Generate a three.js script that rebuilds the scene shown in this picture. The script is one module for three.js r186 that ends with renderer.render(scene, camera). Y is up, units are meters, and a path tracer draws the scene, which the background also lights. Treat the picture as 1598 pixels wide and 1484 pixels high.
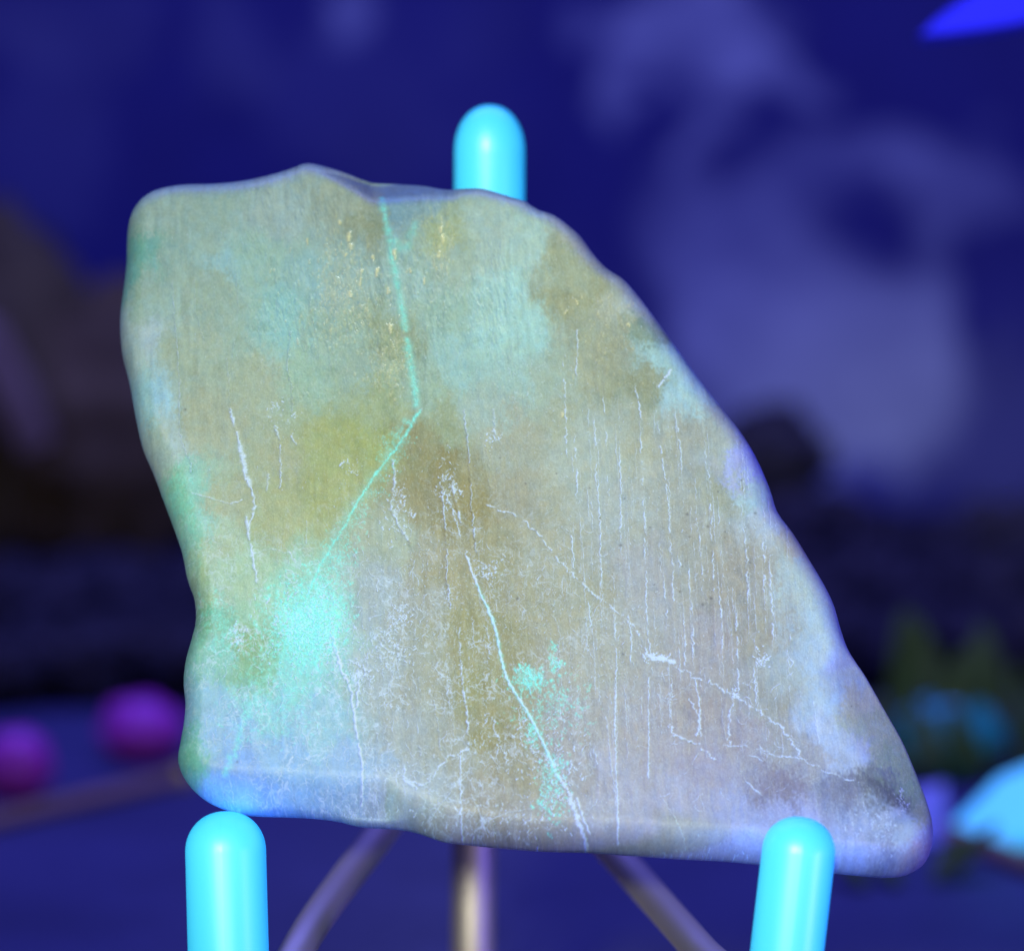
import * as THREE from 'three';
import { RectAreaLightUniformsLib } from 'three/addons/lights/RectAreaLightUniformsLib.js';
import { mergeGeometries, mergeVertices } from 'three/addons/utils/BufferGeometryUtils.js';
import { ConvexGeometry } from 'three/addons/geometries/ConvexGeometry.js';

// ---------------------------------------------------------------- camera, lamps, exposure
const scene = new THREE.Scene();
scene.background = new THREE.Color().setRGB(0.016, 0.018, 0.095);   // dim violet-blue room
const MM = 0.001, RAD = Math.PI / 180;
const VIEW = new THREE.Vector3(0, 0.064, 0), DIST = 0.25, PITCH = 6 * RAD;
const camera = new THREE.PerspectiveCamera(2 * Math.atan(0.0371 / DIST) / RAD, 1598 / 1484, 0.01, 5);
camera.position.set(0, VIEW.y + DIST * Math.sin(PITCH), DIST * Math.cos(PITCH));
camera.lookAt(VIEW);
camera.updateMatrixWorld(true);
camera.focus = 0.2445;
camera.userData.fStop = 19;
const renderer = new THREE.WebGLRenderer({ antialias: true });
renderer.toneMapping = THREE.LinearToneMapping;
renderer.toneMappingExposure = 1;
renderer.shadowMap.enabled = true;
RectAreaLightUniformsLib.init();

function spot(name, rgb, intensity, from, to, angle, penumbra, radius) {
  const l = new THREE.SpotLight(new THREE.Color().setRGB(...rgb), intensity, 0, angle * RAD, penumbra, 2);
  l.name = name; l.position.set(...from); l.target.position.set(...to);
  l.castShadow = true; l.shadow.radius = radius; l.shadow.camera.near = 0.02; l.shadow.mapSize.set(2048, 2048);
  scene.add(l, l.target);
  return l;
}
function area(name, rgb, intensity, w, h, from, to) {
  const l = new THREE.RectAreaLight(new THREE.Color().setRGB(...rgb), intensity, w, h);
  l.name = name; l.position.set(...from); l.lookAt(...to); scene.add(l);
  return l;
}
// added near-white spot, unseen, standing in for the stone's fluorescence under ultraviolet
spot('fluorescence_spot', [0.90, 1.0, 0.93], 0.36, [-0.08, 0.145, 0.325], [0.003, 0.060, 0.0], 10.5, 0.7, 0.7);
// unseen violet light added low at the right to tint the stone's lower edge
spot('added_violet_spot', [0.16, 0.13, 1.0], 0.19, [0.23, 0.012, 0.15], [0.010, 0.034, 0.0], 13, 1, 0.6);
// dim warm room light, unseen, placed low in front to lighten the rods
area('room_lamp', [1.0, 0.86, 0.66], 3.4, 0.2, 0.2, [0.05, 0.06, 0.62], [0, 0.04, 0]);
// ultraviolet tube lamp above the things at the back
area('violet_tube', [0.13, 0.14, 1.0], 26, 0.45, 0.06, [0.0, 0.36, -0.12], [0.0, 0.03, -0.44]);

// ---------------------------------------------------------------- helpers
const q = camera.quaternion;
const AX = new THREE.Vector3(1, 0, 0).applyQuaternion(q), AY = new THREE.Vector3(0, 1, 0).applyQuaternion(q), AZ = new THREE.Vector3(0, 0, -1).applyQuaternion(q);
const K = 0.0371 / 742 / DIST;                                     // metres per photo pixel per metre of distance
function at(px, py, d) {                                           // a place in the scene, from its place in the photograph and its distance
  return camera.position.clone().addScaledVector(AZ, d).addScaledVector(AX, (px - 799) * K * d).addScaledVector(AY, (742 - py) * K * d);
}
function onTable(px, py, h = 0) {                                  // where that sight line meets height h
  const p = at(px, py, 1).sub(camera.position);
  return camera.position.clone().addScaledVector(p, (h - camera.position.y) / p.y);
}
function rng(seed) { let s = seed >>> 0; return () => { s = (s + 0x6D2B79F5) >>> 0; let t = Math.imul(s ^ (s >>> 15), 1 | s); t = (t + Math.imul(t ^ (t >>> 7), 61 | t)) ^ t; return ((t ^ (t >>> 14)) >>> 0) / 4294967296; }; }
const lerp = (a, b, t) => a + (b - a) * t, clamp = (x, a = 0, b = 1) => x < a ? a : x > b ? b : x;
const smooth = (a, b, x) => { const t = clamp((x - a) / (b - a)); return t * t * (3 - 2 * t); };
const TAB = new Float32Array(65536); { const r = rng(77); for (let i = 0; i < 65536; i++) TAB[i] = r(); }
function vn(x, y) {                                                // value noise, 0..1
  const xi = Math.floor(x), yi = Math.floor(y); let u = x - xi, v = y - yi; u = u * u * (3 - 2 * u); v = v * v * (3 - 2 * v);
  const a = xi & 255, b = (xi + 1) & 255, c = (yi & 255) << 8, d = ((yi + 1) & 255) << 8;
  return lerp(lerp(TAB[a | c], TAB[b | c], u), lerp(TAB[a | d], TAB[b | d], u), v);
}
function fbm(x, y, n = 4) { let s = 0, a = 0.5, t = 0; for (let i = 0; i < n; i++) { s += a * vn(x, y); t += a; a *= 0.5; x = x * 2.03 + 17.3; y = y * 2.03 + 9.1; } return s / t; }
function n3(x, y, z) { return (vn(x + z * 7.13, y - z * 3.7) + vn(y + x * 5.3 + 31, z - x * 2.9) + vn(z + y * 4.1 + 57, x - y * 3.3)) / 3; }
const lin = (c) => c <= 0.04045 ? c / 12.92 : ((c + 0.055) / 1.055) ** 2.4;
const srgb8 = (c) => Math.round(255 * (c <= 0.0031308 ? 12.92 * Math.max(c, 0) : 1.055 * Math.min(c, 1) ** (1 / 2.4) - 0.055));
const L8 = (r, g, b) => [lin(r / 255), lin(g / 255), lin(b / 255)];
function tex(data, w, h, srgb) {
  const t = new THREE.DataTexture(data, w, h, THREE.RGBAFormat); t.magFilter = THREE.LinearFilter; t.minFilter = THREE.LinearMipmapLinearFilter; t.generateMipmaps = true;
  t.wrapS = t.wrapT = THREE.ClampToEdgeWrapping; if (srgb) t.colorSpace = THREE.SRGBColorSpace; t.needsUpdate = true; return t;
}
const used = {};
function numbered(n) { const k = used[n] = (used[n] ?? -1) + 1; return k ? n + '_' + String(k).padStart(3, '0') : n; }
function mesh(name, geometry, material, parent) { const m = new THREE.Mesh(geometry, material); m.name = parent ? name : numbered(name); m.castShadow = m.receiveShadow = true; (parent ?? scene).add(m); return m; }
function tag(o, label, category, group, kind) { if (label) o.userData.label = label; if (category) o.userData.category = category; if (group) o.userData.group = group; if (kind) o.userData.kind = kind; return o; }
function thing(name, pos) { const g = new THREE.Group(); g.name = numbered(name); g.position.copy(pos); scene.add(g); return g; }
const std = (o) => new THREE.MeshStandardMaterial(o), phys = (o) => new THREE.MeshPhysicalMaterial(o), col = (r, g, b) => new THREE.Color().setRGB(r, g, b);

// ---------------------------------------------------------------- the setting: table top and printed backdrop
{
  const W = 512, d = new Uint8Array(W * W * 4);
  for (let y = 0; y < W; y++) for (let x = 0; x < W; x++) {
    const n = fbm(x / 22, y / 22, 5), f = vn(x * 0.9, y * 0.9), k = 0.6 + 0.6 * n + 0.25 * f, i = (y * W + x) * 4;
    d[i] = srgb8(0.07 * k); d[i + 1] = srgb8(0.07 * k); d[i + 2] = srgb8(0.13 * k); d[i + 3] = 255;
  }
  const t = tex(d, W, W, true); t.wrapS = t.wrapT = THREE.RepeatWrapping; t.repeat.set(4, 4);
  const top = mesh('table_top', new THREE.BoxGeometry(1.6, 0.03, 1.3), std({ map: t, roughness: 0.75 }));
  top.position.set(0, -0.015, -0.2); tag(top, 'dark blue table top under the stand and stones', 'table top', null, 'structure');
}
const BACK_Z = -0.52;
{
  // a printed landscape sheet: pale misty shapes on deep blue
  const W = 1024, H = 768, X0 = -0.4, X1 = 0.4, Y0 = 0, Y1 = 0.6, d = new Uint8Array(W * H * 4);
  const onBack = (px, py) => { const p = at(px, py, 1).sub(camera.position), k = (BACK_Z - camera.position.z) / p.z; return [camera.position.x + p.x * k, camera.position.y + p.y * k]; };
  const S = K * (camera.position.z - BACK_Z);                      // metres on the sheet per photo pixel
  const blobs = [                                                  // px, py, rx, ry, turn, strength
    [1180, 400, 150, 190, 0.35, 0.62], [1330, 560, 190, 170, 0.1, 0.85], [1130, 560, 90, 200, 0, 0.45], [1400, 250, 170, 55, 0.35, 0.42], [1500, 330, 130, 55, 0.4, 0.35], [1300, 690, 120, 90, 0, 0.5], [1470, 480, 45, 150, 0, 0.3],
    [1090, 20, 140, 75, 0, 0.8], [1010, 90, 60, 70, 0, 0.4], [1200, 90, 110, 40, 0.2, 0.65], [982, 195, 22, 70, 0, 0.55], [1090, 205, 24, 75, 0, 0.5], [1060, 130, 80, 40, 0, 0.25], [1230, 20, 60, 60, 0, 0.2],
    [560, 5, 55, 50, 0, 0.7], [380, 70, 90, 50, 0.6, 0.13], [600, 150, 200, 150, 0, 0.09], [80, 40, 150, 60, 0, 0.1], [860, 520, 120, 160, 0, 0.08], [1560, 700, 120, 200, 0, 0.12], [60, 200, 90, 160, 0, 0.1], [900, 30, 60, 30, 0, 0.3],
    [1260, 420, 150, 38, -0.75, -0.22], [1380, 360, 90, 40, 0.2, -0.12], [1150, 52, 30, 22, 0, -0.5], [1540, 470, 60, 90, 0, -0.2],
  ].map(([px, py, rx, ry, a, s]) => { const [x, y] = onBack(px, py); return [x, y, rx * S, ry * S, a, s]; });
  for (let j = 0; j < H; j++) for (let i = 0; i < W; i++) {
    const x = lerp(X0, X1, (i + 0.5) / W), y = lerp(Y0, Y1, (j + 0.5) / H), wx = x + 0.03 * (fbm(x * 40, y * 40, 3) - 0.5), wy = y + 0.03 * (fbm(x * 40 + 50, y * 40, 3) - 0.5);
    let v = 0;
    for (const [bx, by, rx, ry, a, s] of blobs) { const c = Math.cos(a), n = Math.sin(a), dx = wx - bx, dy = wy - by, u = (dx * c - dy * n) / rx, w = (dx * n + dy * c) / ry; v += s * smooth(1.25, 0.55, Math.hypot(u, w)); }
    v = clamp(v, 0, 1) * (0.75 + 0.5 * fbm(x * 90, y * 90, 4));
    const g = 0.85 + 0.3 * fbm(x * 60 + 9, y * 60, 4), o = (j * W + i) * 4;
    const a = [0.035, 0.035, 0.15], b = [0.42, 0.46, 0.44];
    for (let c = 0; c < 3; c++) d[o + c] = srgb8(lerp(a[c] * g, b[c], v));
    d[o + 3] = 255;
  }
  const sheet = mesh('backdrop_sheet', new THREE.BoxGeometry(X1 - X0, Y1 - Y0, 0.003), std({ map: tex(d, W, H, true), roughness: 0.85 }));
  sheet.position.set((X0 + X1) / 2, (Y0 + Y1) / 2 + 0.0005, BACK_Z - 0.0015);
  tag(sheet, 'deep blue backdrop sheet printed with pale misty shapes', 'backdrop', null, 'structure');
}

// ---------------------------------------------------------------- the stone
const TILT = 22 * RAD, STONE_AT = at(799, 800, 0.25);
const EX = new THREE.Vector3(1, 0, 0), EY = new THREE.Vector3(0, Math.cos(TILT), -Math.sin(TILT)), EN = new THREE.Vector3(0, Math.sin(TILT), Math.cos(TILT));
function S(px, py, up = 0) {                                               // photo place -> the stone's own plane, in millimetres
  const r = at(px, py, 1).sub(camera.position), k = (STONE_AT.clone().sub(camera.position).dot(EN) + up * MM) / r.dot(EN), p = r.multiplyScalar(k).add(camera.position).sub(STONE_AT);
  return [p.dot(EX) * 1000, p.dot(EY) * 1000];
}
const OUT = [[199, 380], [203, 352], [215, 329], [231, 315], [247, 307], [288, 299], [342, 297], [380, 293], [409, 287], [449, 276], [479, 265], [497, 267], [517, 272], [544, 280], [566, 286], [588, 288], [631, 290], [663, 295], [693, 304], [722, 305], [750, 305], [774, 311], [798, 319], [825, 327], [840, 338], [867, 347], [886, 360], [908, 379], [929, 408], [951, 431], [975, 446], [999, 473], [1029, 513], [1056, 551], [1091, 599], [1123, 640], [1158, 685], [1181, 724], [1202, 772], [1213, 806], [1237, 839], [1260, 876], [1299, 946], [1312, 990], [1325, 1025], [1347, 1055], [1378, 1108], [1408, 1161], [1430, 1213], [1447, 1260], [1455, 1296], [1453, 1326], [1441, 1350], [1417, 1364], [1384, 1368], [1345, 1365], [1312, 1362], [1250, 1355], [1186, 1348], [1135, 1343], [1060, 1339], [1000, 1335], [916, 1329], [849, 1327], [782, 1322], [728, 1317], [693, 1313], [666, 1304], [644, 1297], [620, 1293], [588, 1291], [556, 1288], [530, 1281], [494, 1276], [449, 1273], [410, 1272], [381, 1270], [349, 1262], [322, 1250], [300, 1232], [284, 1209], [278, 1188], [282, 1164], [288, 1129], [290, 1102], [287, 1069], [291, 1034], [300, 1002], [306, 975], [304, 940], [293, 907], [284, 864], [274, 834], [255, 783], [239, 740], [223, 702], [212, 654], [202, 600], [191, 555], [188, 503], [193, 461], [198, 420]].map(([x, y]) => S(x, y));
const CEN = S(740, 860);
const TEXMM = 72, TW = 2048, TX0 = -36, TY0 = -36;                 // the texture covers 72 x 72 mm of the stone's plane
{ let lo = [9e9, 9e9], hi = [-9e9, -9e9]; for (const p of OUT) for (let k = 0; k < 2; k++) { lo[k] = Math.min(lo[k], p[k]); hi[k] = Math.max(hi[k], p[k]); } console.log('stone mm', lo, hi); }
const TPM = TW / TEXMM;
const FRONT = 4.2;                                                // the front face lies this far before the middle plane (mm)
const T = (px, py) => { const [x, y] = S(px, py, FRONT); return [(x - TX0) * TPM, (y - TY0) * TPM]; };
const PXT = 0.05 * TPM;                                            // texels per photo pixel on the stone
const layer = () => new Float32Array(TW * TW);
function dab(m, x, y, r, s, mode = 0) {
  const R = Math.ceil(r * 1.6), x0 = Math.max(0, Math.floor(x - R)), x1 = Math.min(TW - 1, Math.ceil(x + R)), y0 = Math.max(0, Math.floor(y - R)), y1 = Math.min(TW - 1, Math.ceil(y + R));
  for (let j = y0; j <= y1; j++) for (let i = x0; i <= x1; i++) { const d2 = ((i - x) ** 2 + (j - y) ** 2) / (r * r); if (d2 < 2.5) { const v = s * Math.exp(-d2 * 1.8), o = j * TW + i; m[o] = mode ? m[o] + v : Math.max(m[o], v); } }
}
const R1 = rng(4242);
function stroke(m, pts, w, s, { wob = 1.5, gap = 0, mode = 0, seed = 0, taper = 0 } = {}) {   // pts in photo px; width in photo px
  const t = pts.map(([x, y]) => T(x, y)), c = new THREE.CatmullRomCurve3(t.map(([x, y]) => new THREE.Vector3(x, y, 0)));
  const len = c.getLength(), n = Math.max(2, Math.ceil(len / Math.max(0.7, w * PXT * 0.35)));
  const ph = seed * 13.7 + pts[0][0] * 0.37 + pts[0][1] * 0.11;
  for (let i = 0; i <= n; i++) {
    const u = i / n, p = c.getPoint(u), a = u * len / 9;
    const g = vn(a * 0.6 + ph, 3.3), k = gap ? smooth(gap - 0.15, gap + 0.15, g) : 1; if (k <= 0) continue;
    const e = taper ? Math.min(1, Math.min(u, 1 - u) / taper) : 1;
    dab(m, p.x + wob * PXT * 2 * (vn(a * 1.3 + ph, 7.7) - 0.5) + wob * PXT * (vn(a * 5 + ph, 1.7) - 0.5), p.y + wob * PXT * 2 * (vn(a * 1.1 + ph, 17.7) - 0.5), Math.max(0.75, w * PXT * 0.5 * (0.6 + 0.8 * vn(a * 2 + ph, 9.2)) * e), s * k * (0.55 + 0.6 * vn(a * 1.7 + ph, 21.3)), mode);
  }
}
const cyan = layer(), white = layer(), dark = layer(), hgt = layer(), gloss = layer(), goldGlint = layer();

// the long aqua vein, then its bright lower branch
stroke(cyan, [[594, 305], [601, 340], [608, 375], [612, 410]], 12, 0.6, { wob: 2 });
stroke(cyan, [[611, 400], [617, 430], [627, 480], [633, 515]], 13, 0.7, { wob: 1 });
stroke(cyan, [[635, 530], [640, 565], [646, 600], [650, 632]], 14, 0.7, { wob: 1 });
stroke(cyan, [[612, 372], [628, 388], [650, 350]], 16, 0.4, { wob: 4 });
stroke(hgt, [[594, 305], [608, 375], [617, 430], [633, 515], [646, 600]], 9, -0.55, { wob: 1 });
stroke(cyan, [[655, 640], [625, 690], [595, 730], [560, 780], [535, 825], [510, 865], [490, 905], [475, 945], [462, 985]], 6, 1.1, { wob: 1.5 });
stroke(cyan, [[625, 690], [595, 730], [560, 780], [535, 825], [510, 865], [490, 905]], 22, 0.28, { wob: 5 });
stroke(cyan, [[650, 650], [622, 668], [606, 700], [616, 690]], 9, 0.5, { wob: 6, gap: 0.4 });
stroke(cyan, [[462, 985], [435, 1030], [402, 1080], [380, 1130], [366, 1178], [350, 1210]], 11, 0.5, { wob: 4, gap: 0.25 });
stroke(cyan, [[382, 1110], [372, 1150], [364, 1180]], 7, 0.6, { wob: 2 });
// the second, thinner vein
const V2 = [[690, 758], [706, 800], [718, 842], [728, 868], [745, 915], [765, 960], [775, 990], [780, 1020], [790, 1055], [801, 1077], [825, 1115], [845, 1155], [862, 1192]];
stroke(white, V2.slice(3), 5, 0.95, { wob: 1.2 }); stroke(cyan, V2.slice(4), 7, 0.45, { wob: 2 });
stroke(white, V2.slice(0, 4), 4, 0.6, { wob: 3, gap: 0.35 });
stroke(white, [[862, 1192], [885, 1235], [893, 1255], [905, 1290], [915, 1318]], 8, 0.75, { wob: 4 });
// clusters of small aqua and white crystals: px, py, spread, count, dab size, layer, strength
function cluster(m, px, py, sx, sy, n, r, s, turn = 0) {
  for (let i = 0; i < n; i++) {
    const a = R1() * 6.283, k = Math.sqrt(-2 * Math.log(1 - R1() * 0.99)) * 0.5, u = Math.cos(a) * k * sx, v = Math.sin(a) * k * sy, c = Math.cos(turn), w = Math.sin(turn), [x, y] = T(px + u * c - v * w, py + u * w + v * c);
    const rr = Math.max(0.8, r * PXT * (0.35 + 0.75 * R1())), st = s * (0.4 + 0.8 * R1()), dir = 1.57 + (R1() - 0.5) * 2.4, nn = 1 + Math.floor(R1() * 4);
    for (let j = 0; j < nn; j++) dab(m, x + Math.cos(dir) * j * rr * 0.9 + (R1() - 0.5) * rr, y + Math.sin(dir) * j * rr * 0.9, rr * (0.6 + 0.5 * R1()), st);
  }
}
cluster(cyan, 826, 1062, 26, 20, 150, 3.6, 1.0); cluster(cyan, 866, 1040, 12, 14, 40, 3, 0.9); cluster(cyan, 862, 1010, 8, 9, 14, 3, 0.7);
cluster(cyan, 850, 1110, 60, 60, 190, 2.3, 0.65); cluster(cyan, 860, 1225, 24, 60, 170, 2.6, 0.85); cluster(white, 875, 1240, 40, 60, 160, 2, 0.7); cluster(white, 850, 1160, 60, 70, 260, 2, 0.6);
cluster(cyan, 884, 1100, 40, 25, 60, 2.5, 0.7); cluster(cyan, 830, 1145, 14, 22, 60, 2.6, 0.9);
cluster(cyan, 478, 970, 52, 66, 1100, 3.0, 0.85, 0.4); cluster(cyan, 480, 1000, 34, 40, 420, 3.2, 0.95, 0.4); cluster(white, 470, 985, 60, 70, 420, 1.8, 0.75, 0.4); cluster(cyan, 420, 1100, 70, 60, 500, 2.4, 0.42); cluster(cyan, 450, 1010, 70, 75, 700, 2.6, 0.5, 0.4); cluster(cyan, 515, 900, 26, 80, 320, 2.4, 0.65, 0.5); cluster(white, 490, 975, 50, 50, 200, 2, 0.7);
cluster(cyan, 560, 800, 18, 90, 220, 2, 0.5, 0.65); cluster(cyan, 612, 700, 22, 40, 150, 2, 0.55, 0.5);
cluster(cyan, 345, 975, 26, 50, 260, 3, 0.45, -0.2); cluster(white, 372, 990, 14, 18, 50, 2.6, 0.6); cluster(cyan, 280, 790, 24, 50, 200, 3, 0.3, -0.3);
cluster(white, 560, 1055, 22, 26, 160, 2, 0.75); cluster(white, 600, 1010, 40, 40, 240, 1.8, 0.6); cluster(white, 520, 990, 40, 50, 260, 1.8, 0.55); cluster(white, 622, 965, 18, 30, 110, 1.8, 0.65);
cluster(white, 640, 900, 90, 90, 420, 1.5, 0.4); cluster(white, 700, 1020, 110, 120, 480, 1.5, 0.42); cluster(white, 760, 890, 22, 26, 90, 2, 0.6); cluster(white, 700, 760, 20, 50, 110, 2, 0.5); cluster(white, 620, 800, 26, 50, 130, 2.2, 0.55);
cluster(white, 770, 1280, 120, 30, 260, 1.8, 0.5); cluster(white, 640, 1200, 60, 40, 120, 1.8, 0.4); cluster(white, 1026, 1030, 18, 6, 40, 2.4, 0.9); cluster(white, 1190, 1032, 12, 16, 50, 2.2, 0.7); cluster(white, 1146, 1085, 9, 9, 26, 2.2, 0.8);
cluster(white, 950, 1000, 110, 110, 420, 1.4, 0.4); cluster(white, 1010, 800, 130, 170, 500, 1.3, 0.38); cluster(white, 820, 620, 80, 90, 260, 1.4, 0.32); cluster(white, 770, 685, 16, 18, 50, 2, 0.6); cluster(white, 1180, 900, 80, 150, 260, 1.4, 0.35);
cluster(white, 1080, 1330, 130, 10, 120, 2, 0.4); cluster(white, 1370, 1295, 40, 34, 120, 2.2, 0.4); cluster(white, 1410, 1245, 12, 22, 40, 2, 0.5); cluster(white, 520, 1262, 120, 10, 120, 2, 0.5); cluster(white, 440, 650, 30, 30, 60, 2, 0.45); cluster(white, 545, 735, 16, 16, 30, 2.2, 0.5);
// cracks with a raised pale lip and a groove beside it
function crack(pts, w, s, deep = 0.8, o = {}) { stroke(white, pts, w, s, { wob: 2, gap: 0.22, ...o }); stroke(hgt, pts, w * 1.1, 0.45 * deep, { wob: 2, ...o }); stroke(hgt, pts.map(([x, y]) => [x + w * 0.9, y]), w * 0.8, -deep, { wob: 2, ...o }); }
crack([[352, 530], [356, 590], [360, 650]], 4, 0.3, 0.6, { taper: 0.5 });
crack([[359, 640], [363, 655], [374, 700], [383, 745], [394, 768], [396, 800], [388, 830], [394, 868], [401, 910]], 6, 0.62);
crack([[374, 700], [380, 725], [392, 760]], 11, 0.6); crack([[386, 810], [388, 835], [396, 872]], 9, 0.5);
crack([[270, 440], [274, 520], [280, 600], [283, 690], [297, 722], [298, 740]], 3.5, 0.3); crack([[303, 440], [306, 490], [318, 530]], 3, 0.2, 0.6); crack([[368, 425], [371, 500], [362, 560]], 3, 0.15, 0.5); crack([[455, 520], [449, 580], [456, 610], [455, 645]], 4, 0.25, 0.9); crack([[484, 430], [486, 500]], 3, 0.08, 0.6);
crack([[431, 670], [438, 710], [437, 765]], 4.5, 0.45, 0.9); crack([[455, 680], [462, 695]], 5, 0.6, 0.7); crack([[418, 740], [416, 770]], 5, 0.4, 0.6);
stroke(white, [[300, 770], [338, 782], [360, 788], [378, 782]], 3, 0.45); stroke(white, [[398, 864], [425, 858], [452, 868], [462, 880]], 3, 0.4, { wob: 3 }); stroke(white, [[478, 850], [478, 815]], 3, 0.3);
crack([[519, 992], [527, 1025], [535, 1050], [546, 1072], [552, 1112], [559, 1155], [565, 1196], [562, 1250]], 5.5, 0.85, 0.7, { gap: 0.1 }); crack([[560, 1060], [556, 1105]], 6, 0.6);
crack([[690, 760], [692, 800], [696, 850], [698, 900], [702, 945]], 4, 0.55, 0.9); crack([[724, 640], [730, 700], [734, 760], [738, 810], [742, 860]], 4, 0.45, 0.9); crack([[706, 760], [712, 790], [718, 815]], 6, 0.7); crack([[757, 690], [763, 735], [765, 765]], 3, 0.15, 0.6);
crack([[612, 720], [616, 755], [610, 790], [620, 815], [640, 850]], 6, 0.5, 0.9); crack([[716, 980], [721, 1060], [728, 1110], [732, 1165]], 5, 0.6, 0.6); stroke(white, [[718, 1180], [720, 1300]], 4, 0.65); stroke(white, [[732, 1168], [700, 1185], [676, 1212], [655, 1225], [628, 1215]], 4, 0.6, { wob: 4 }); stroke(white, [[630, 1195], [636, 1222], [650, 1232]], 5, 0.7, { wob: 3 }); stroke(white, [[675, 1270], [700, 1240], [722, 1205]], 2.5, 0.45);
stroke(white, [[750, 1170], [762, 1110], [774, 1150], [788, 1180], [795, 1205]], 3, 0.55, { wob: 5, gap: 0.3 }); stroke(white, [[752, 1285], [790, 1270], [830, 1262]], 2.5, 0.4); stroke(white, [[760, 1300], [742, 1255], [735, 1240]], 3, 0.4, { gap: 0.3 });
crack([[672, 1080], [682, 1120], [686, 1170]], 3, 0.35, 0.4); crack([[770, 640], [772, 680]], 6, 0.4, 0.6);
// the slanting crack of the right half
stroke(white, [[705, 760], [760, 790], [812, 808], [842, 838], [880, 885], [912, 915], [940, 940], [985, 975], [1003, 1008], [1014, 1026]], 4, 0.6, { wob: 3, gap: 0.28 });
stroke(white, [[1014, 1026], [1050, 1036]], 9, 0.9, { wob: 3 }); stroke(white, [[1050, 1040], [1085, 1060], [1110, 1068], [1150, 1090], [1185, 1112], [1215, 1132], [1232, 1150], [1250, 1182]], 4, 0.55, { wob: 4, gap: 0.25 });
stroke(white, [[1128, 1165], [1180, 1168], [1215, 1180], [1250, 1185], [1290, 1205], [1330, 1218]], 3.5, 0.45, { wob: 3, gap: 0.3 }); stroke(white, [[1085, 1062], [1092, 1110], [1088, 1150]], 4, 0.6); stroke(white, [[1075, 1090], [1090, 1120], [1093, 1148]], 4, 0.55, { wob: 3 }); stroke(white, [[1145, 1085], [1138, 1130], [1138, 1165]], 4, 0.5, { wob: 3 });
stroke(white, [[1048, 1060], [1045, 1130], [1052, 1148], [1080, 1160], [1118, 1186]], 4, 0.55, { wob: 4, gap: 0.28 }); stroke(white, [[1160, 1215], [1180, 1235], [1200, 1245]], 4, 0.45, { gap: 0.3 }); stroke(white, [[1270, 1095], [1274, 1130], [1278, 1160]], 3, 0.4); stroke(white, [[960, 1080], [961, 1180], [965, 1310]], 4.5, 0.6, { wob: 1.5 }); stroke(white, [[945, 1120], [955, 1200], [962, 1260]], 3, 0.4); stroke(white, [[1012, 1060], [1012, 1215]], 3.5, 0.6, { wob: 1 }); stroke(white, [[1030, 1240], [1060, 1290], [1072, 1320]], 2.5, 0.4); stroke(white, [[900, 1248], [908, 1275], [922, 1300]], 5, 0.6, { wob: 2 });
stroke(white, [[1037, 590], [1048, 580]], 5, 0.8); stroke(white, [[1028, 605], [1034, 595]], 5, 0.7);
// vertical saw lines of the right half
{
  const main = [[1020, 625, 1040, 780], [1040, 765, 1052, 960], [1052, 640, 1064, 745], [966, 690, 968, 860], [998, 660, 1010, 1000], [1010, 980, 1018, 1060], [1100, 700, 1110, 830], [1106, 800, 1114, 930], [1090, 830, 1096, 930], [1073, 880, 1083, 1045], [1160, 820, 1168, 950], [1122, 920, 1128, 1035], [1148, 950, 1152, 1090], [1200, 870, 1206, 1010], [932, 740, 938, 930], [926, 650, 930, 760], [896, 680, 900, 780], [890, 830, 895, 890], [957, 940, 962, 1100], [980, 960, 985, 1040], [1036, 900, 1040, 1010], [1190, 840, 1192, 930], [1232, 990, 1236, 1060], [878, 560, 884, 720], [900, 500, 898, 600], [990, 600, 1000, 660], [1175, 1040, 1180, 1100], [940, 620, 946, 700], [918, 940, 922, 1010], [1066, 950, 1068, 1050], [1058, 860, 1060, 900]];
  for (const [a, b, c, d] of main) { const p = [[a, b], [(a + c) / 2 + 1.5, (b + d) / 2], [c, d]]; stroke(white, p, 3.4, 0.6, { wob: 2, gap: 0.36, taper: 0.1 }); stroke(hgt, p.map(([x, y]) => [x + 3, y]), 3, -0.5, { wob: 1.2, taper: 0.1 }); }
  for (let i = 0; i < 190; i++) { const x = 870 + R1() * 360, y = 620 + R1() * 480 + Math.max(0, x - 1080) * 0.7, l = 25 + R1() * 110; stroke(white, [[x, y], [x + l * 0.03, y + l / 2], [x + l * 0.05, y + l]], 2.2, 0.18 + 0.3 * R1(), { wob: 1.5, gap: 0.3, taper: 0.2, seed: i }); }
  for (let i = 0; i < 60; i++) { const x = 560 + R1() * 420, y = 900 + R1() * 330, l = 20 + R1() * 60; stroke(white, [[x, y], [x + 4 * (R1() - 0.5), y + l / 2], [x + l * 0.04, y + l]], 2.3, 0.2 + 0.35 * R1(), { wob: 3, gap: 0.35, taper: 0.2, seed: i + 200 }); }
}
// small curled filaments
for (let i = 0; i < 620; i++) {
  const zone = R1(); let x, y;
  if (zone < 0.45) { x = 440 + R1() * 230; y = 860 + R1() * 380; } else if (zone < 0.7) { x = 330 + R1() * 220; y = 1020 + R1() * 230; } else if (zone < 0.88) { x = 640 + R1() * 300; y = 820 + R1() * 480; } else { x = 1000 + R1() * 230; y = 1040 + R1() * 220; }
  let a = R1() * 6.283; const pts = [[x, y]]; for (let k = 0; k < 4; k++) { a += (R1() - 0.5) * 1.8; x += Math.cos(a) * 6; y += Math.sin(a) * 7; pts.push([x, y]); }
  stroke(white, pts, 1.9, 0.2 + 0.35 * R1(), { wob: 1, gap: 0.25, taper: 0.2, seed: i });
}
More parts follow.
